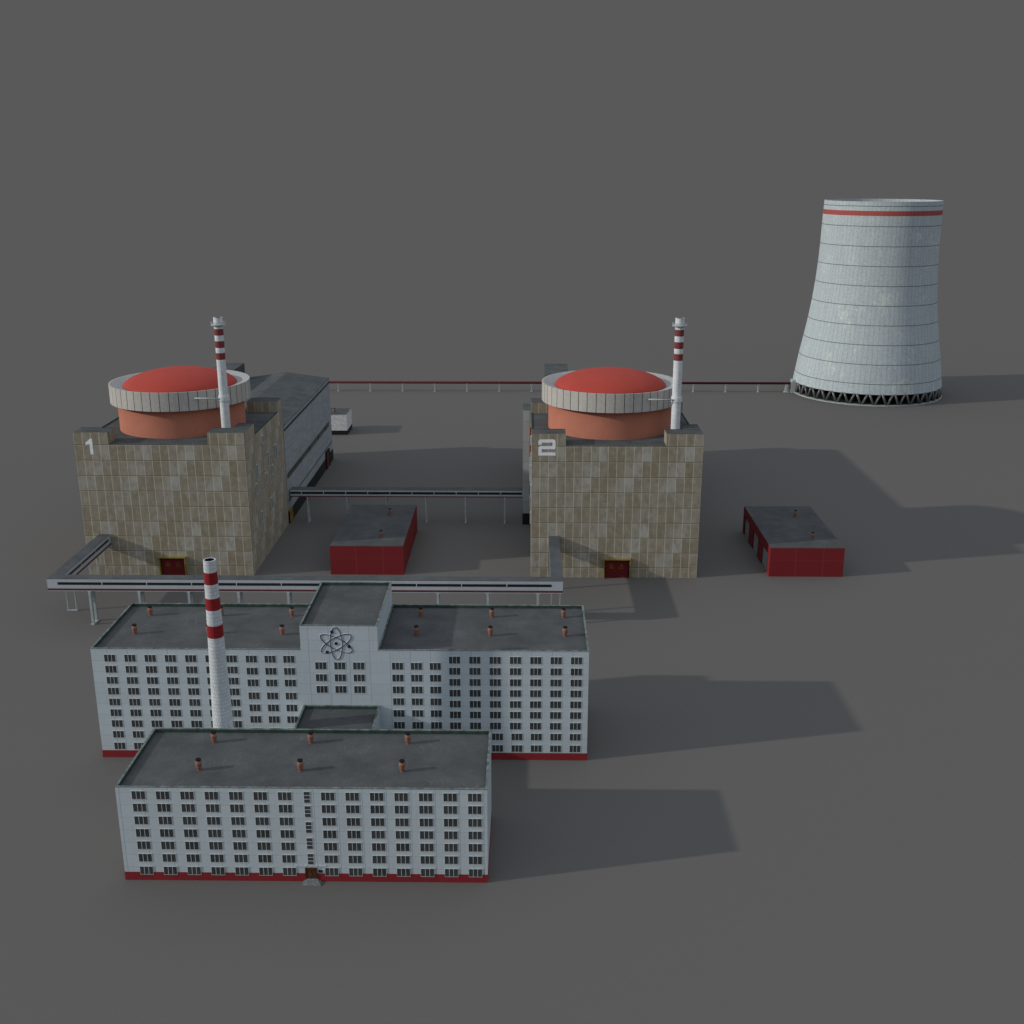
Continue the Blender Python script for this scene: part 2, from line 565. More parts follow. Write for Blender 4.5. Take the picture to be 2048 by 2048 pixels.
# ------------------------------------------------------------------ front office building
X0, X1, Y0, Y1, ZT = -88.18, -8.17, 210.23, 236.57, 23.29
CX = (X0+X1)/2
ORG = (CX, Y0, 0)
b1 = thing('office_building', ORG, 'pale seven-storey office block with entrance door and lettering, nearest of all the buildings', 'building', None)
w = MB(ORG)
w.box(X0, X1, Y0, Y1, 2.07, ZT-0.12, skip='u')
w.box(X0+0.45, X1-0.45, Y0+0.45, Y1-0.45, ZT-3, ZT-1.25, skip='frblu')
w.build('wall', M['office'], b1)
w = MB(ORG)
w.box(X0-0.05, X1+0.05, Y0-0.05, Y1+0.05, 0, 2.07)
w.build('plinth', M['plinth'], b1)
rf = flat_roof(b1, X0, X1, Y0, Y1, ZT, ORG)
for vy in (218.9, 231.4):
    for vx in (-72.5, -49.9, -27.3):
        vent(rf, vx-CX, vy-Y0, ZT-0.9)
cols1 = [-84.70+5.262*i for i in range(7)] + [-43.85+5.262*i for i in range(7)]
rows1 = [20.27, 17.22, 14.08, 10.96, 7.86, 4.70, 1.52]
for zz in rows1:
    for xx in cols1:
        window(b1, xx-CX, zz, -0.05 if zz < 2 else 0.0)
SW = window_meshes(1.25, 2.72, 1, 3, 0.10)
for zz in (19.67, 16.16, 12.25, 8.23, 4.30):
    window(b1, -47.55-CX, zz, 0.0, SW, 'stair_window')
# entrance: door leaf with frame, steps, plaque, lettering
d = MB(ORG)
d.box(-48.14, -45.80, Y0-0.12, Y0-0.055, 0.75, 3.36)
dr = d.build('door', M['door'], b1)
d = MB(ORG)
d.box(-48.28, -48.14, Y0-0.22, Y0-0.055, 0.75, 3.50)
d.box(-45.80, -45.66, Y0-0.22, Y0-0.055, 0.75, 3.50)
d.box(-48.14, -45.80, Y0-0.22, Y0-0.055, 3.36, 3.50)
d.box(-46.99, -46.93, Y0-0.16, Y0-0.125, 0.75, 3.36)
d.build('door_frame', M['door'], dr)
d = MB(ORG)
d.box(-47.12, -47.04, Y0-0.22, Y0-0.125, 1.7, 2.1)
d.build('handle', M['yellow'], dr)
d = MB(ORG)
for i, (e, hh) in enumerate(((0.0, 0.75), (0.34, 0.56), (0.68, 0.38), (1.02, 0.19))):
    if i == 0:
        d.box(-48.05, -45.5, Y0-0.75, Y0-0.055, 0, hh)
    else:
        z0 = 0
        yb = Y0-0.75-0.34*(i-1)
        d.box(-48.05-e*0.75, -45.5+e*0.75, yb-0.34, yb, z0, hh)
        d.box(-48.05-e*0.75, -48.05-e*0.75+0.25, yb, Y0-0.055, 0, hh)
        d.box(-45.5+e*0.75-0.25, -45.5+e*0.75, yb, Y0-0.055, 0, hh)
d.build('entrance_steps', M['step'], b1)
d = MB(ORG)
d.box(-45.38, -44.48, Y0-0.10, Y0-0.005, 2.28, 2.90)
d.build('plaque', M['black'], b1)
tcu = bpy.data.curves.new('sign_text', 'FONT')
tcu.body = 'Nuclear power plant'
tcu.size = 0.95
tcu.extrude = 0.05
tcu.align_x = 'CENTER'
to = bpy.data.objects.new('tmp', tcu)
COL.objects.link(to)
bpy.context.view_layer.update()
dg = bpy.context.evaluated_depsgraph_get()
tm = bpy.data.meshes.new_from_object(to.evaluated_get(dg))
bpy.data.objects.remove(to)
wd = max(v.co.x for v in tm.vertices)-min(v.co.x for v in tm.vertices)
k = 6.7/wd
for v in tm.vertices:
    x, y, z = v.co
    v.co = (x*k, -z-0.06, y)
tm.materials.clear()
tm.materials.append(M['sign'])
so = link('lettering', tm, b1, (-46.95-CX, -0.01, 3.72))
so['label'] = 'white lettering Nuclear power plant above the door'

# ------------------------------------------------------------------ long rear office building with tower block
X0, X1, Y0, Y1, ZT = -112.72, 16.27, 263.64, 295.15, 31.62
TX0, TX1, TZ = -58.12, -38.16, 38.34
CX = (X0+X1)/2
ORG = (CX, Y0, 0)
b2 = thing('office_building', ORG, 'long pale nine-storey office block with raised middle tower bearing an atom emblem', 'building', None)
w = MB(ORG)
w.box(X0, TX0, Y0, Y1, 2.1, ZT-0.12, skip='ur')
w.box(TX1, X1, Y0, Y1, 2.1, ZT-0.12, skip='ul')
w.box(TX0, TX1, Y0, Y1, 2.1, TZ-0.12, skip='u')
w.build('wall', M['office'], b2)
w = MB(ORG)
w.box(X0-0.05, X1+0.05, Y0-0.05, Y1+0.05, 0, 2.1)
w.build('plinth', M['plinth'], b2)
ra = flat_roof(b2, X0, TX0, Y0, Y1, ZT, ORG)
rb = flat_roof(b2, TX1, X1, Y0, Y1, ZT, ORG)
flat_roof(b2, TX0, TX1, Y0, Y1, TZ, ORG)
for vy in (275.1, 288.0):
    for vx in (-105, -85.1, -65.3):
        vent(ra, vx-CX, vy-Y0, ZT-0.9)
    for vx in (-29.3, -9.5, 10.45):
        vent(rb, vx-CX, vy-Y0, ZT-0.9)
nine = [27.86, 24.70, 21.55, 18.45, 15.30, 12.20, 9.03, 5.85, 2.42]
wins = []
for i in range(7):
    for zz in nine:
        wins.append((-109.33+5.27*i, zz))
for i in range(3):
    for zz in (27.83, 24.40, 21.08, 17.34, 13.88, 10.50, 7.0, 3.6):
        wins.append((-72.5+4.87*i, zz))
    for zz in (26.05, 22.66, 19.32):
        wins.append((-54.55+4.92*i, zz))
    for zz in (26.05, 22.69, 19.32, 15.92, 12.52, 9.06, 5.7, 2.4):
        wins.append((-34.65+4.89*i, zz))
for i in range(7):
    for j, zz in enumerate(nine):
        wins.append((11.65-(6-i)*(5.25 if j < 7 else 5.12), zz))
wins.sort(key=lambda q: -q[1])
for xx, zz in wins[:100]:
    window(b2, xx-CX, zz)
st = MB()
for xx, zz in wins[100:]:
    x = xx-CX
    st.box(x, x+WW, -0.036, -0.006, zz, zz+WH, 0)
    st.box(x-0.055, x+WW+0.055, -0.106, -0.006, zz+WH, zz+WH+0.085, 1)
    st.box(x-0.055, x+WW+0.055, -0.076, -0.006, zz-0.055, zz, 1)
    st.box(x-0.055, x, -0.076, -0.006, zz, zz+WH, 1)
    st.box(x+WW, x+WW+0.055, -0.076, -0.006, zz, zz+WH, 1)
    for q in (1, 2):
        st.box(x+WW*q/3-0.05, x+WW*q/3+0.05, -0.076, -0.036, zz, zz+WH, 1)
so = st.build('window', [M['glass'], M['frame']], b2)
so['kind'] = 'stuff'
# atom emblem: three orbits, three electrons, a nucleus
at = bpy.data.objects.new('emblem', None)
COL.objects.link(at)
at.parent = b2
at.location = (-48.87-CX, -0.03, 33.33)
at['label'] = 'navy atom emblem with three orbits'


def orbit(rot, mats, off, rr, dy):
    m_ = MB()
    n = 72
    for i in range(n):
        q = []
        for a in (2*PI*i/n, 2*PI*(i+1)/n):
            x, z = 4.5*math.cos(a), 1.54*math.sin(a)
            q.append((x*math.cos(rot)-z*math.sin(rot)+off[0], dy, x*math.sin(rot)+z*math.cos(rot)+off[1]))
        m_.tube(q[0], q[1], rr, 6)
    return m_


for rot in (PI/2+0.02, PI/2+2*PI/6*1+0.02, PI/2-2*PI/6*1+0.02):
    ob = orbit(rot, None, (0, 0), 0.095, -0.05).build('orbit', M['atom'], at)
    orbit(rot, None, (-0.10, 0.10), 0.065, -0.03).build('orbit_highlight', M['rim'], ob)  # white tube shifted up and left imitates a highlight along the orbit
for i, (x, z) in enumerate(((0, 0), (-0.95, 3.22), (3.32, -0.85), (-2.42, -2.42))):
    m_ = MB()
    m_.tube((x, -0.12, z), (x, -0.02, z), 0.42, 20)
    m_.build('nucleus' if i == 0 else 'electron', M['atom'], at)

# ------------------------------------------------------------------ low link block between the two offices
X0, X1, Y0, Y1, ZT = -58.14, -38.2, 236.70, 263.50, 15.82
CX = (X0+X1)/2
ORG = (CX, Y0, 0)
an = thing('link_building', ORG, 'low pale flat-roofed block joining the back of the nearest office to the long one', 'building')
w = MB(ORG)
w.box(X0, X1, Y0, Y1, 2.1, ZT-0.12, skip='u')
w.build('wall', M['office'], an)
w = MB(ORG)
w.box(X0-0.05, X1+0.05, Y0, Y1, 0, 2.1)
w.build('plinth', M['plinth'], an)
flat_roof(an, X0, X1, Y0, Y1, ZT, ORG)

# ------------------------------------------------------------------ tall striped brick chimney
ORG = (-75.7, 250, 0)
ch = thing('brick_chimney', ORG, 'tall white brick chimney with three red bands rising behind the nearest office', 'chimney')
c = MB()
rt = lambda z: 1.475 + (2.52-1.475)*((60.9-z)/44.4)
c.lathe([(rt(z)+0.35 if z == 0 else rt(z), z) for z in (0, 1.5, 10, 20, 30, 40, 50, 60.9)], seg=40, join=True)
c.lathe([(1.475, 60.9), (1.18, 60.9)], seg=40)
c.build('shaft', M['chim'], ch)
c = MB()
c.lathe([(1.18, 60.9), (1.18, 57.0), (0, 57.0)], seg=40)
c.build('flue', M['mouth_black'], ch)  # black lining and cap paint the shade inside the shaft

# ------------------------------------------------------------------ reactor buildings
UX, UY, UW, UD = -137.0, 402.49, 63.6, 66.3
UMAIN, UHI = 51.95, 56.5
ORG = (UX, UY, 0)


def lx(a):      # distance from the left corner -> world x
    return UX-UW/2+a


ru = thing('reactor_building', ORG, 'beige tiled reactor block numbered 1 with red dome, at left', 'building', 'reactor buildings with red domes')
H = UW/2
w = MB()
w.box(-H, H, 0, UD, 0, UMAIN, 0, top=1)
w.build('wall', [M['tile'], M['hroof']], ru)
# four raised corner blocks, front right one L-shaped
for i, b in enumerate(([(0, 12.7, 0, 8.0)], [(50.0, UW, 0, 8.0), (57.5, UW, 8.0, 16.5)], [(50.7, UW, 57.8, UD)], [(0, 12.9, 57.8, UD)])):
    w = MB()
    for (a, c_, y0, y1) in b:
        sk = 'b' if len(b) == 2 and y0 == 0 else 'd'
        w.box(-H+a, -H+c_, y0, y1, UMAIN, UHI, 0, top=1, skip='d')
    blk = w.build('corner_block', [M['tile'], M['roof']], ru)
    w = MB()
    for (a, c_, y0, y1) in b:
        w.box(-H+a+0.02, -H+c_-0.02, y1-0.22, y1-0.02, UHI+0.003, UHI+0.12)
    w.build('coping', M['green'], blk)
w = MB()
w.box(-H+0.02, -H+0.4, 8.05, 57.7, UMAIN+0.003, UMAIN+0.35)
w.box(H-0.4, H-0.02, 16.55, 57.7, UMAIN+0.003, UMAIN+0.35)
w.build('roof_edge', M['green'], ru)
DX, DY = 31.1-H, 436.3-UY
w = MB((-DX, -DY, 0))
w = MB()
w.lathe([(24.3, UMAIN+0.003), (24.3, 64)], DX, DY, 96)
w.build('reactor_drum', M['drum'], ru)
rg = MB()
rg.lathe([(24.3, 62.9), (26.95, 62.9), (26.95, 70.1), (26.45, 70.1), (21.9, 68.75)], 0, 0, 144, mis=[0, 0, 0, 1])
ringo = rg.build('gallery_ring', [M['ring'], M['dish']], ru, (DX, DY, 0))
dm = MB()
pr = []
for i in range(25):
    q = math.cos(i/24*PI/2)
    pr.append((21.85*q, 68.85+6.05*max(0.0, 1-q*q)**0.62))
dm.lathe(pr[:-1]+[(0.02, pr[-1][1])], DX, DY, 96, join=True)
dm.build('dome', M['dome'], ru)
# slim vent stack with three bands, walkway ring, collar and brace arm
SX, SY = 54.41-H, 413.2-UY
sk = MB()
sk.lathe([(1.72, UMAIN), (1.66, 97.8), (1.38, 97.8)], 0, 0, 32)
stk = sk.build('vent_stack', M['stack'], ru, (SX, SY, 0))
sk = MB()
sk.lathe([(1.38, 97.8), (1.38, 95.5), (0, 95.5)], 0, 0, 24)
sk.build('flue', M['mouth_black'], stk)  # shade down the stack's opening, painted black
sk = MB()
sk.lathe([(1.66, 94.9), (2.75, 94.9), (2.75, 95.25), (1.66, 95.25)], 0, 0, 32)
for k in range(12):
    a = 2*PI*k/12
    sk.tube((2.65*math.cos(a), 2.65*math.sin(a), 95.25), (2.65*math.cos(a), 2.65*math.sin(a), 96.0), 0.05, 5)
sk.lathe([(2.62, 95.9), (2.74, 95.9), (2.74, 96.0), (2.62, 96.0), (2.62, 95.9)], 0, 0, 32)
sk.build('walkway', M['steel'], stk)
sk = MB()
sk.lathe([(1.68, 66.6), (2.05, 66.6), (2.05, 67.3), (1.95, 68.6), (1.68, 68.6)], 0, 0, 32)
sk.build('collar', M['stack'], stk)
sk = MB()
sk.tube((0, -1.6, 67.5), (-10.8, -1.6, 67.7), 0.27, 8)
sk.build('brace_arm', M['steel'], stk)
# gate with warning signs
gx0, gx1, gz = -141.05-UX, -130.7-UX, 7.9
w = MB()
w.box(gx0+0.4, gx1-0.4, -0.06, -0.01, 0.02, gz-0.35, 1)
w.box(gx0+0.75, (gx0+gx1)/2-0.03, -0.12, -0.01, 0.05, gz-0.7)
w.box((gx0+gx1)/2+0.03, gx1-0.75, -0.12, -0.01, 0.05, gz-0.7)
gate = w.build('gate', [M['gate'], M['black']], ru)
w = MB()
w.box(gx0, gx0+0.38, -1.6, -0.01, 0.02, gz-0.352)
w.box(gx1-0.38, gx1, -1.6, -0.01, 0.02, gz-0.35)
w.box(gx0, gx1, -1.6, -0.01, gz-0.35, gz)
w.build('gate_frame', M['yellow'], gate)
for q in (0.30, 0.68):
    cxx = gx0+(gx1-gx0)*q
    w = MB()
    P = [(cxx-0.95, 3.9), (cxx+0.95, 3.9), (cxx, 5.6)]
    for i in range(3):
        a, b = P[i], P[(i+1) % 3]
        w.tube((a[0], -0.16, a[1]), (b[0], -0.16, b[1]), 0.10, 5)
    if q < 0.5:     # radiation trefoil on the left leaf
        for k in range(3):
            a = PI/2+PI/3+2*PI*k/3
            pts = [(cxx+0.16*math.cos(a-0.5), -0.17, 4.5+0.16*math.sin(a-0.5)), (cxx+0.45*math.cos(a-0.5), -0.17, 4.5+0.45*math.sin(a-0.5)),
                   (cxx+0.45*math.cos(a+0.5), -0.17, 4.5+0.45*math.sin(a+0.5)), (cxx+0.16*math.cos(a+0.5), -0.17, 4.5+0.16*math.sin(a+0.5))]
            w.quad(pts)
        w.tube((cxx, -0.2, 4.5), (cxx, -0.13, 4.5), 0.11, 8)
    else:           # exclamation bolt on the right leaf
        w.tube((cxx, -0.17, 4.45), (cxx, -0.17, 5.1), 0.09, 6)
        w.tube((cxx, -0.17, 4.1), (cxx, -0.17, 4.25), 0.09, 6)
    w.build('warning_sign', M['warn'], gate)
# tall narrow windows on both flanks: (y along the flank, z0, z1)
slots = [(429.6, 45.4, 49.0), (448.2, 34.1, 40.4), (451.9, 34.6, 40.0), (436.2, 34.5, 40.5), (417.4, 34.1, 40.3), (442.8, 29.3, 33.3),
         (431.3, 28.7, 33.1), (414.4, 29.0, 33.3), (437.6, 16.0, 21.0), (419.9, 16.0, 20.6)]
for yy, z0, z1 in slots:
    for sgn in (1, -1):
        x = H*sgn
        gl = MB()
        y = yy-UY
        xa, xb = sorted((x+sgn*0.01, x+sgn*0.08))
        gl.box(xa, xb, y+0.2, y+2.0, z0+0.2, z1-0.2)
        go = gl.build('flank_window', M['glass'], ru)
        fr = MB()
        xa, xb = sorted((x+sgn*0.01, x+sgn*0.42))
        fr.box(xa, xb, y, y+0.22, z0, z1)
        fr.box(xa, xb, y+1.98, y+2.2, z0, z1)
        fr.box(xa, xb, y+0.22, y+1.98, z1-0.22, z1)
        fr.box(xa, xb, y+0.22, y+1.98, z0, z0+0.22)
        fr.build('window_frame', M['whitedoor'], go)
# red louvre frames high on the left flank, white one below
for yy, z0, z1, mt in ((446.5, 44.3, 48.6, 'redpaint'), (446.5, 36.3, 43.4, 'redpaint'), (446.5, 25.6, 36.2, 'whitedoor'), (446.5, 14.4, 19.3, 'whitedoor')):
    fr = MB()
    y = yy-UY
    fr.box(-H-0.5, -H-0.01, y, y+2.6, z0, z1)
    for k in range(int((z1-z0)/0.6)):
        fr.box(-H-0.58, -H-0.5, y+0.2, y+2.4, z0+0.2+0.6*k, z0+0.5+0.6*k)
    fr.build('louvre', M[mt], ru)


def poly_part(name, strokes, mat, parent, y=-0.03):
    m_ = MB()
    for pts in strokes:
        f_ = [(p[0], y, p[1]) for p in pts]
        b_ = [(p[0], 0.0, p[1]) for p in pts]
        m_.quad(f_)
        for i in range(len(pts)):
            j = (i+1) % len(pts)
            m_.quad([f_[j], f_[i], b_[i], b_[j]])
    return m_.build(name, mat, parent)


r2 = copy_tree(ru)
r2.location.x += 170.576
r2['label'] = 'beige tiled reactor block numbered 2 with red dome, right of the middle'
# numeral 1: stem with slanted flag
nx, nz0, nz1 = -164.6-UX, 48.1, 54.1
poly_part('numeral', [[(nx+1.55, nz0), (nx+2.65, nz0), (nx+2.65, nz1), (nx+1.75, nz1), (nx+1.55, nz1-0.3)],
                      [(nx+0.0, nz1-2.35), (nx+1.548, nz1-2.05), (nx+1.548, nz1-0.3), (nx+0.0, nz1-1.55)]], M['numeral'], ru)
# numeral 2: rounded square strokes
nx = 4.35-(UX+170.576)
a, b, z0, z1 = nx, nx+6.4, 48.25, 54.4
T_ = 1.2
zm = (z0+z1)/2-0.05
arc = lambda cx, cz, r, s0, s1: [(cx+r*math.cos(q), cz+r*math.sin(q)) for q in [s0+(s1-s0)*i/5 for i in range(6)]]
st_ = [
    [(a, z1-2.0), (a+T_, z1-2.0), (a+T_, z1-T_)] + [(b-1.2, z1-T_), (b-1.2, z1)] + arc(a+0.9, z1-0.9, 0.9, PI/2, PI),
    [(b-1.198, z1-T_), (b-T_, z1-T_-0.2), (b, z1-T_-0.2)] + arc(b-1.0, z1-1.0, 1.0, 0, PI/2)[1:] + [(b-1.198, z1)],
    [(b-T_, zm+T_/2), (b, zm+T_/2), (b, z1-T_-0.202), (b-T_, z1-T_-0.202)],
    [(a+1.0, zm-T_/2), (b-1.0, zm-T_/2)] + arc(b-0.9, zm+T_/2-0.45, 0.9, -PI/2+0.2, 0)[1:] + [(b, zm+T_/2-0.002), (a+1.0, zm+T_/2-0.002)],
    [(a, z0+T_+0.002), (a+T_, z0+T_+0.002), (a+T_, zm-T_/2-0.2), (a+1.0-0.002, zm-T_/2), (a+1.0-0.002, zm+T_/2-0.002)] + arc(a+0.9, zm+T_/2-0.9, 0.9, PI/2, PI)[1:],
    [(a, z0), (b, z0), (b, z0+T_), (a, z0+T_)],
]
poly_part('numeral', st_, M['numeral'], r2)

# ------------------------------------------------------------------ turbine halls behind each reactor
Y0 = UY+UD+0.15
ORG = (-127.2, Y0, 0)
th = thing('turbine_hall', ORG, 'grey ribbed turbine hall with low gable roof behind reactor block 1', 'building', 'turbine halls behind the reactor blocks')
w = MB(ORG)
HX0, HX1, HY1, EZ, RZ = -149.45, -104.95, 584.2, 44.2, 47.25
w.box(HX0, HX1, Y0, HY1, 5.6, EZ, skip='ud')
XM = (HX0+HX1)/2
for yy in (Y0, HY1):
    q = [(HX0, yy, EZ), (HX1, yy, EZ), (XM, yy, RZ)]
    w.quad(q if yy == Y0 else q[::-1])
w.build('wall', M['hall'], th)
w = MB(ORG)
w.box(HX0-0.2, HX1+0.3, Y0+0.02, HY1+0.2, 0, 5.6)
w.build('plinth', M['black'], th)
w = MB(ORG)
e = 0.06
sl = (RZ-EZ)/(XM-HX0)
for x0, x1 in ((HX0-e, XM), (XM, HX1+e)):
    za = RZ-sl*abs(x0-XM)+0.1
    zb = RZ-sl*abs(x1-XM)+0.1
    w.quad([(x0, Y0+0.1, za), (x1, Y0+0.1, zb), (x1, HY1+e, zb), (x0, HY1+e, za)])
    w.quad([(x0, Y0+0.1, za-0.3), (x0, HY1+e, za-0.3), (x1, HY1+e, zb-0.3), (x1, Y0+0.1, zb-0.3)])
    w.quad([(x0, HY1+e, za-0.3), (x0, HY1+e, za), (x1, HY1+e, zb), (x1, HY1+e, zb-0.3)])
    xo = x0 if x0 < XM else x1
    zo = za if x0 < XM else zb
    q = [(xo, Y0+0.1, zo-0.3), (xo, HY1+e, zo-0.3), (xo, HY1+e, zo), (xo, Y0+0.1, zo)]
    w.quad(q)
hr = w.build('roof', M['hroof'], th)
w = MB(ORG)
w.box(HX1+0.003, HX1+0.3, Y0+0.3, HY1, EZ-2.3, EZ-1.5)
w.build('gutter', M['louvre'], hr)
w = MB(ORG)
w.box(HX1-0.02, HX1+0.12, Y0+1.5, 577.0, 20.0, 22.2)
wb = w.build('window_band', M['winband'], th)
w = MB(ORG)
for yy in (500.0, 522.0, 545.0, 566.0):
    w.box(HX1+0.12, HX1+0.3, yy, yy+0.5, 19.9, 22.4)
w.box(HX1-0.02, HX1+0.3, Y0+1.5, 577.0, 22.2, 22.4)
w.build('window_frame', M['louvre'], wb)
w = MB(ORG)
w.box(HX1-0.02, HX1+0.16, Y0+1, HY1, 9.95, 10.3)
w.build('wall_trim', M['louvre'], th)
w = MB(ORG)
w.box(HX1+0.305, HX1+0.6, 563.0, 570.0, 0, 8.4)
gt = w.build('gate', M['gate'], th)
w = MB(ORG)
w.box(HX1+0.305, HX1+0.9, 570.05, 571.2, 0, 9.4)
w.box(HX1+0.305, HX1+0.9, 561.8, 562.95, 0, 9.4)
w.box(HX1+0.305, HX1+0.9, 562.95, 570.05, 8.45, 9.4)
w.build('gate_frame', M['black'], gt)
# amber service gate low on the flank beside the reactor
w = MB(ORG)
w.box(HX1+0.32, HX1+0.62, Y0+1.3, Y0+6.0, 0.1, 6.4)
gt = w.build('service_gate', M['orange'], th)
w = MB(ORG)
for k in range(5):
    w.box(HX1+0.625, HX1+0.70, Y0+1.6, Y0+5.7, 0.6+1.2*k, 1.1+1.2*k)
w.build('gate_rail', M['louvre'], gt)
# taller side block on the left of the hall
w = MB(ORG)
BX0 = -172.25
w.box(BX0, HX0-0.02, Y0, 483.4, 5.2, 51.3, 0, top=1)
w.box(-161.45, HX0-0.02, 483.45, HY1, 5.2, 52.2, 1)
w.build('side_block', [M['block'], M['hroof']], th)
w = MB(ORG)
w.box(BX0-0.1, HX0-0.25, Y0+0.03, 483.5, 0, 5.2)
w.box(-161.55, HX0-0.25, 483.55, HY1+0.1, 0, 5.2)
w.build('block_plinth', M['black'], th)
t2 = copy_tree(th)
t2.location.x += 170.576
t2['label'] = 'grey turbine hall mostly hidden behind reactor block 2, its panelled side block showing at left'


# ------------------------------------------------------------------ small white block behind the hall
X0, X1, Y0, Y1, ZT = -124.0, -106.0, 641.6, 660.0, 12.0
ORG = ((X0+X1)/2, Y0, 0)
sb = thing('service_building', ORG, 'small white cube-like building on a black plinth behind the left turbine hall', 'building')
w = MB(ORG)
w.box(X0, X1, Y0, Y1, 2.6, ZT, 0, skip='u')
w.build('wall', M['annex'], sb)
w = MB(ORG)
w.box(X0-0.08, X1+0.08, Y0-0.08, Y1+0.08, 0, 2.6)
w.build('plinth', M['black'], sb)
w = MB(ORG)
w.box(X0+0.5, X1-0.5, Y0+0.5, Y1-0.5, ZT-1.0, ZT-0.6)
ro = w.build('roof', M['roof'], sb)
w = MB(ORG)
w.box(X0, X1, Y0, Y0+0.5, ZT, ZT+0.15)
w.box(X0, X1, Y1-0.5, Y1, ZT, ZT+0.15)
w.box(X0, X0+0.5, Y0+0.5, Y1-0.5, ZT, ZT+0.15)
w.box(X1-0.5, X1, Y0+0.5, Y1-0.5, ZT, ZT+0.15)
w.build('coping', M['cope'], ro)
vent(ro, -114.7-ORG[0], 650.5-Y0, ZT-0.6)

# ------------------------------------------------------------------ red sheds
X0, X1, Y0, Y1, ZT = -75.6, -47.3, 404.44, 459.5, 11.52
ORG = ((X0+X1)/2, Y0, 0)
sh = thing('shed', ORG, 'dark red flat-roofed shed standing between the two reactor blocks', 'shed', 'dark red sheds')
w = MB(ORG)
w.box(X0, X1, Y0, Y0+0.6, 0, ZT)
w.box(X0, X1, Y1-0.6, Y1, 0, ZT)
w.box(X1-0.6, X1, Y0+0.6, Y1-0.6, 0, ZT)
ops = [(409.3, 419.6), (427.8, 438.2), (446.3, 456.6)]
edges = [Y0+0.6] + [v for o_ in ops for v in o_] + [Y1-0.6]
for i in range(0, len(edges), 2):
    w.box(X0, X0+0.9, edges[i], edges[i+1], 0, 8.0)
w.box(X0, X0+0.9, Y0+0.6, Y1-0.6, 8.0, ZT)
w.build('wall', M['redwall'], sh)
w = MB(ORG)
w.box(X0+0.1, X1-0.1, Y0+0.1, Y1-0.1, ZT+0.003, ZT+0.25)
ro = w.build('roof', M['roof'], sh)
for vy in (415.2, 444.6):
    vent(ro, -57.1-ORG[0], vy-Y0, ZT+0.25)
for a, b in ops:
    w = MB(ORG)
    w.box(X0+0.55, X0+0.7, a+0.002, b-0.002, 0.02, 7.99)
    for k in range(6):
        w.box(X0+0.49, X0+0.55, a+0.15, b-0.15, 0.25+1.3*k, 1.35+1.3*k)
    w.build('garage_door', M['garage'], sh)
s2 = copy_tree(sh)
s2.location.x += 169.08
s2['label'] = 'dark red flat-roofed shed with three garage doors, right of reactor block 2'


# ------------------------------------------------------------------ raised walkways (sky bridges)
def support(org, parent, x, y, ax, top, half, sz=0.55):
    """portal frame: two columns, sole beam and cap; ax = axis along which the pair is spread"""
    m_ = MB(org)
    for sgn in (-1, 1):
        cx_, cy_ = (x+sgn*half, y) if ax == 'x' else (x, y+sgn*half)
        q = sz/2
        # H-section column: two flanges and a web
        m_.box(cx_-q, cx_+q, cy_-q, cy_-q+0.12, 0.4, top-0.3)
        m_.box(cx_-q, cx_+q, cy_+q-0.12, cy_+q, 0.4, top-0.3)
        m_.box(cx_-0.08, cx_+0.08, cy_-q+0.12, cy_+q-0.12, 0.4, top-0.3)
    hx, hy = (half+sz, sz*0.75) if ax == 'x' else (sz*0.75, half+sz)
    m_.box(x-hx, x+hx, y-hy, y+hy, 0, 0.4)
    m_.box(x-hx, x+hx, y-hy*0.8, y+hy*0.8, top-0.3, top-0.003)
    return m_.build('support', M['steel'], parent)


# front U-shaped bridge
FX0, FX1, FY0, FY1, FZ0, FZ1 = -163.35, 12.47, 353.8, 358.0, 12.3, 16.75
ORG = (-75.4, FY0, 0)
br = thing('skybridge', ORG, 'long pale U-shaped raised walkway linking both reactor fronts behind the long office', 'walkway', None)
LA0, LA1, RA0, RA1 = FX0, -159.15, 8.35, FX1
segs = [(FX0, FX1, FY0, FY1), (LA0, LA1, FY1, UY-0.02), (RA0, RA1, FY1, UY-0.02)]
w = MB(ORG)
for i, (a, b, c, d) in enumerate(segs):
    w.box(a, b, c, d, FZ0, FZ1-0.15, skip='u' if i == 0 else 'uf')
w.build('corridor', M['bridge'], br)
w = MB(ORG)
for i, (a, b, c, d) in enumerate(segs):
    w.box(a+0.03, b-0.03, c+(0.03 if i == 0 else 0), d, FZ1-0.3, FZ1)
w.build('roof', M['broof'], br)
w = MB(ORG)
w.box(FX0-0.06, FX1+0.06, FY0-0.07, FY0-0.002, 12.6, 13.25)
w.box(LA1+0.002, LA1+0.07, FY1+0.1, UY-0.1, 12.6, 13.25)
w.box(FX0-0.07, FX0-0.002, FY0, UY-0.1, 12.6, 13.25)
w.box(RA0-0.07, RA0-0.002, FY1+0.1, UY-0.1, 12.6, 13.25)
w.box(RA1+0.002, RA1+0.07, FY0, UY-0.1, 12.6, 13.25)
w.build('stripe', M['stripe'], br)
for i in range(11):
    a = -159.75+15.33*i
    b = min(a+15.1, 8.6)
    m_ = MB(ORG)
    m_.box(a, b, FY0-0.06, FY0-0.003, 14.62, 15.54)
    gw = m_.build('window', M['strip_glass'], br)
    if i < 10:
        m_ = MB(ORG)
        m_.box(b, b+0.23, FY0-0.12, FY0-0.003, 14.58, 15.58)
        m_.build('window_frame', M['frame'], gw)
for xx, sg in ((LA1, 1), (RA0, -1), (LA0, -1), (RA1, 1)):
    for k in range(3):
        y = 360.2+13.5*k
        m_ = MB(ORG)
        xa, xb = sorted((xx+sg*0.003, xx+sg*0.07))
        m_.box(xa, xb, y, y+13.0, 14.62, 15.54)
        gw = m_.build('window', M['strip_glass'], br)
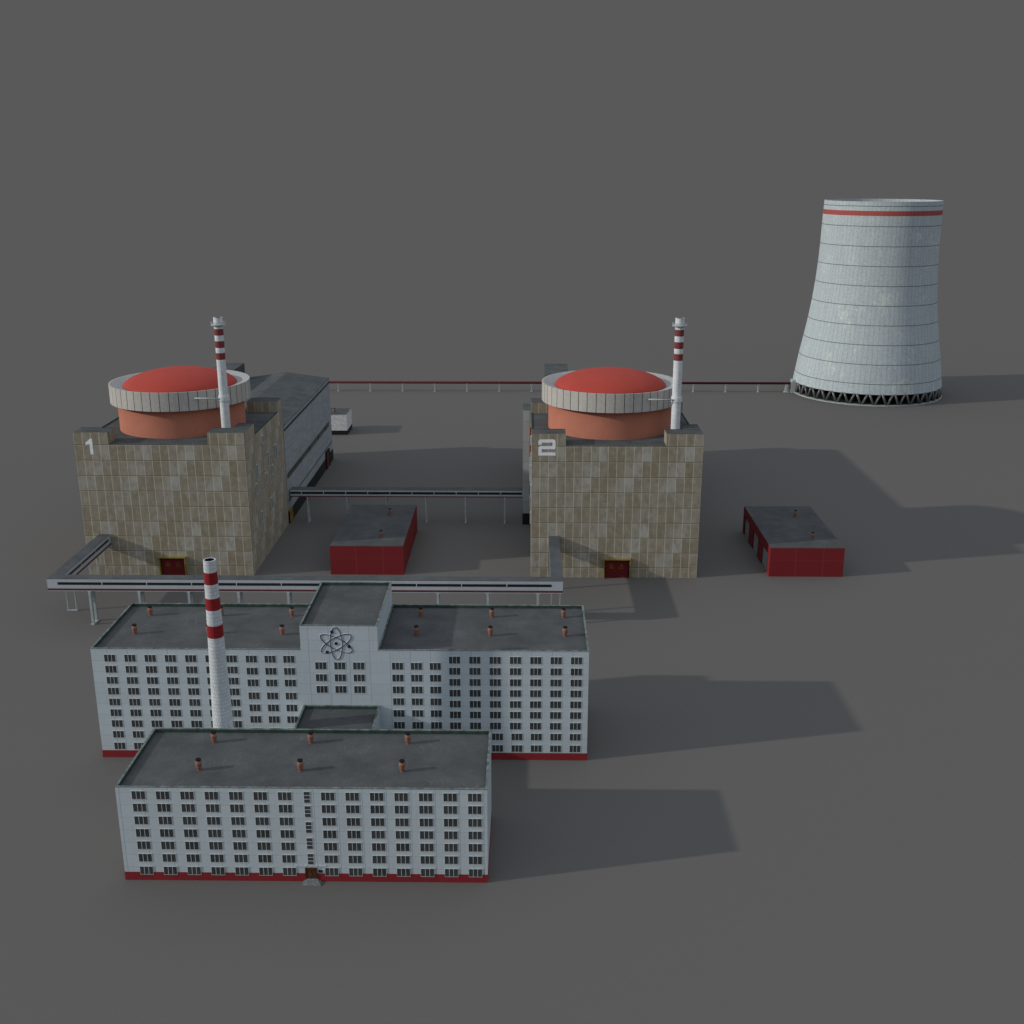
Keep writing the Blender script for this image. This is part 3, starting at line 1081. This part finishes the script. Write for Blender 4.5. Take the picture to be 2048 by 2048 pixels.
for i in range(10):
    support(ORG, br, -149.2+17.02*i, 355.6, 'y', FZ0, 1.55, 0.8)
for yy in (366.3, 389.8):
    support(ORG, br, -161.25, yy, 'x', FZ0, 1.5, 0.4)
    support(ORG, br, 10.4, yy, 'x', FZ0, 1.5, 0.4)

# rear straight bridge between the halls
GX0, GX1, GY0, GY1, GZ0, GZ1 = -104.6, -1.75, 470.9, 475.6, 11.8, 15.1
ORG = (-53.2, GY0, 0)
bq = thing('skybridge', ORG, 'straight raised walkway on thin legs crossing between the two turbine halls', 'walkway', None)
w = MB(ORG)
w.box(GX0+0.35, GX1, GY0, GY1, GZ0, GZ1-0.15, skip='u')
w.build('corridor', M['bridge'], bq)
w = MB(ORG)
w.box(GX0+0.35, GX1, GY0+0.03, GY1-0.03, GZ1-0.3, GZ1)
w.build('roof', M['broof'], bq)
w = MB(ORG)
w.box(GX0+0.35, GX1-0.01, GY0-0.07, GY0-0.002, 11.85, 12.3)
w.build('stripe', M['stripe'], bq)
for i in range(11):
    a = -108.9+9.76*i
    b = min(a+9.5, GX1-0.2)
    a = max(a, GX0+0.5)
    m_ = MB(ORG)
    m_.box(a, b, GY0-0.06, GY0-0.003, 13.12, 14.16)
    gw = m_.build('window', M['strip_glass'], bq)
    if i < 10:
        m_ = MB(ORG)
        m_.box(b, b+0.26, GY0-0.12, GY0-0.003, 13.08, 14.2)
        m_.build('window_frame', M['frame'], gw)
for i in range(6):
    support(ORG, bq, -96.7+17.42*i, 472.3, 'y', GZ0, 1.6, 0.5)

# ------------------------------------------------------------------ pipeline to the cooling tower
ORG = (20, 777.3, 0)
pl = thing('pipeline', ORG, 'long dark red pipe on short posts running to the cooling tower', 'pipeline')
m_ = MB(ORG)
m_.tube((-158, 777.3, 6.35), (185.6, 777.3, 6.35), 0.85, 12)
m_.tube((185.6, 777.3, 7.1), (185.6, 777.3, 2.0), 0.9, 12)
m_.tube((-158, 777.3, 7.0), (-158, 777.3, 0.0), 0.85, 12)
m_.build('pipe', M['pipe'], pl)
for i in range(15):
    x = -133.5+22.78*i
    if x > 184:
        break
    m_ = MB(ORG)
    m_.box(x-0.35, x+0.35, 776.9, 777.7, 0.3, 5.2)
    m_.box(x-0.8, x+0.8, 776.5, 778.1, 0, 0.3)
    m_.box(x-0.7, x+0.7, 776.6, 778.0, 5.2, 5.6)
    m_.build('post', M['steel'], pl)
m_ = MB(ORG)
m_.box(180.9, 184.2, 775.6, 779.0, 0, 0.6)
m_.box(181.6, 183.2, 776.3, 778.3, 0.6, 5.6)
m_.build('valve_pedestal', M['steel'], pl)

# ------------------------------------------------------------------ cooling tower
TX, TY = 238.0, 777.7
ct = thing('cooling_tower', (TX, TY, 0), 'huge pale concrete cooling tower with one red band near its rim, at far right', 'cooling tower')
pr = [(50.0, 7.8), (48.95, 14.64), (47.1, 27.13), (44.8, 39.64), (42.8, 51.73), (41.1, 64.49), (39.85, 77.16), (39.0, 89.8), (38.55, 102.15), (38.35, 114.69),
      (38.3, 121.45), (38.2, 124.5), (38.0, 127.2), (37.95, 130.3)]
m_ = MB()
m_.lathe(pr, seg=120, join=True)
m_.lathe([(r-0.9, z) for r, z in pr[::-1]], seg=120, join=True)
m_.lathe([(37.95, 130.3), (37.05, 130.3)], seg=120)
m_.lathe([(49.1, 7.8), (50.0, 7.8)], seg=120)
m_.build('shell', M['shell'], ct)
m_ = MB()
m_.lathe([(46.5, 0.1), (50.6, 0.1), (50.6, 0.9), (48.2, 0.9), (48.2, 0.2), (0, 0.2)], seg=120, mis=[0, 0, 0, 1, 1])
m_.build('basin', [M['rim_c'], M['louvre']], ct)
m_ = MB()
m_.lathe([(0, 8.0), (48.7, 8.0), (48.7, 10.0), (0, 10.0)], seg=96)
m_.build('light_block_deck', M['louvre'], ct)  # unseen dark disc added to stop light from the open top
N = 38
for k in range(N):
    a = 2*PI*(k+0.5)/N
    for sgn in (-1, 1):
        a2 = a+sgn*PI/N*0.86
        m_ = MB()
        m_.tube((49.4*math.cos(a+sgn*0.008), 49.4*math.sin(a+sgn*0.008), 0.9), (49.55*math.cos(a2), 49.55*math.sin(a2), 8.1), 0.78, 10)
        m_.build('strut', M['strut'], ct)
m_ = MB()
m_.box(-52.2, -49.2, -3.2, 3.2, 0, 9.0)
m_.box(-53.0, -52.2, -3.2, -2.6, 0, 8.0)
m_.build('inlet_house', M['steel'], ct)
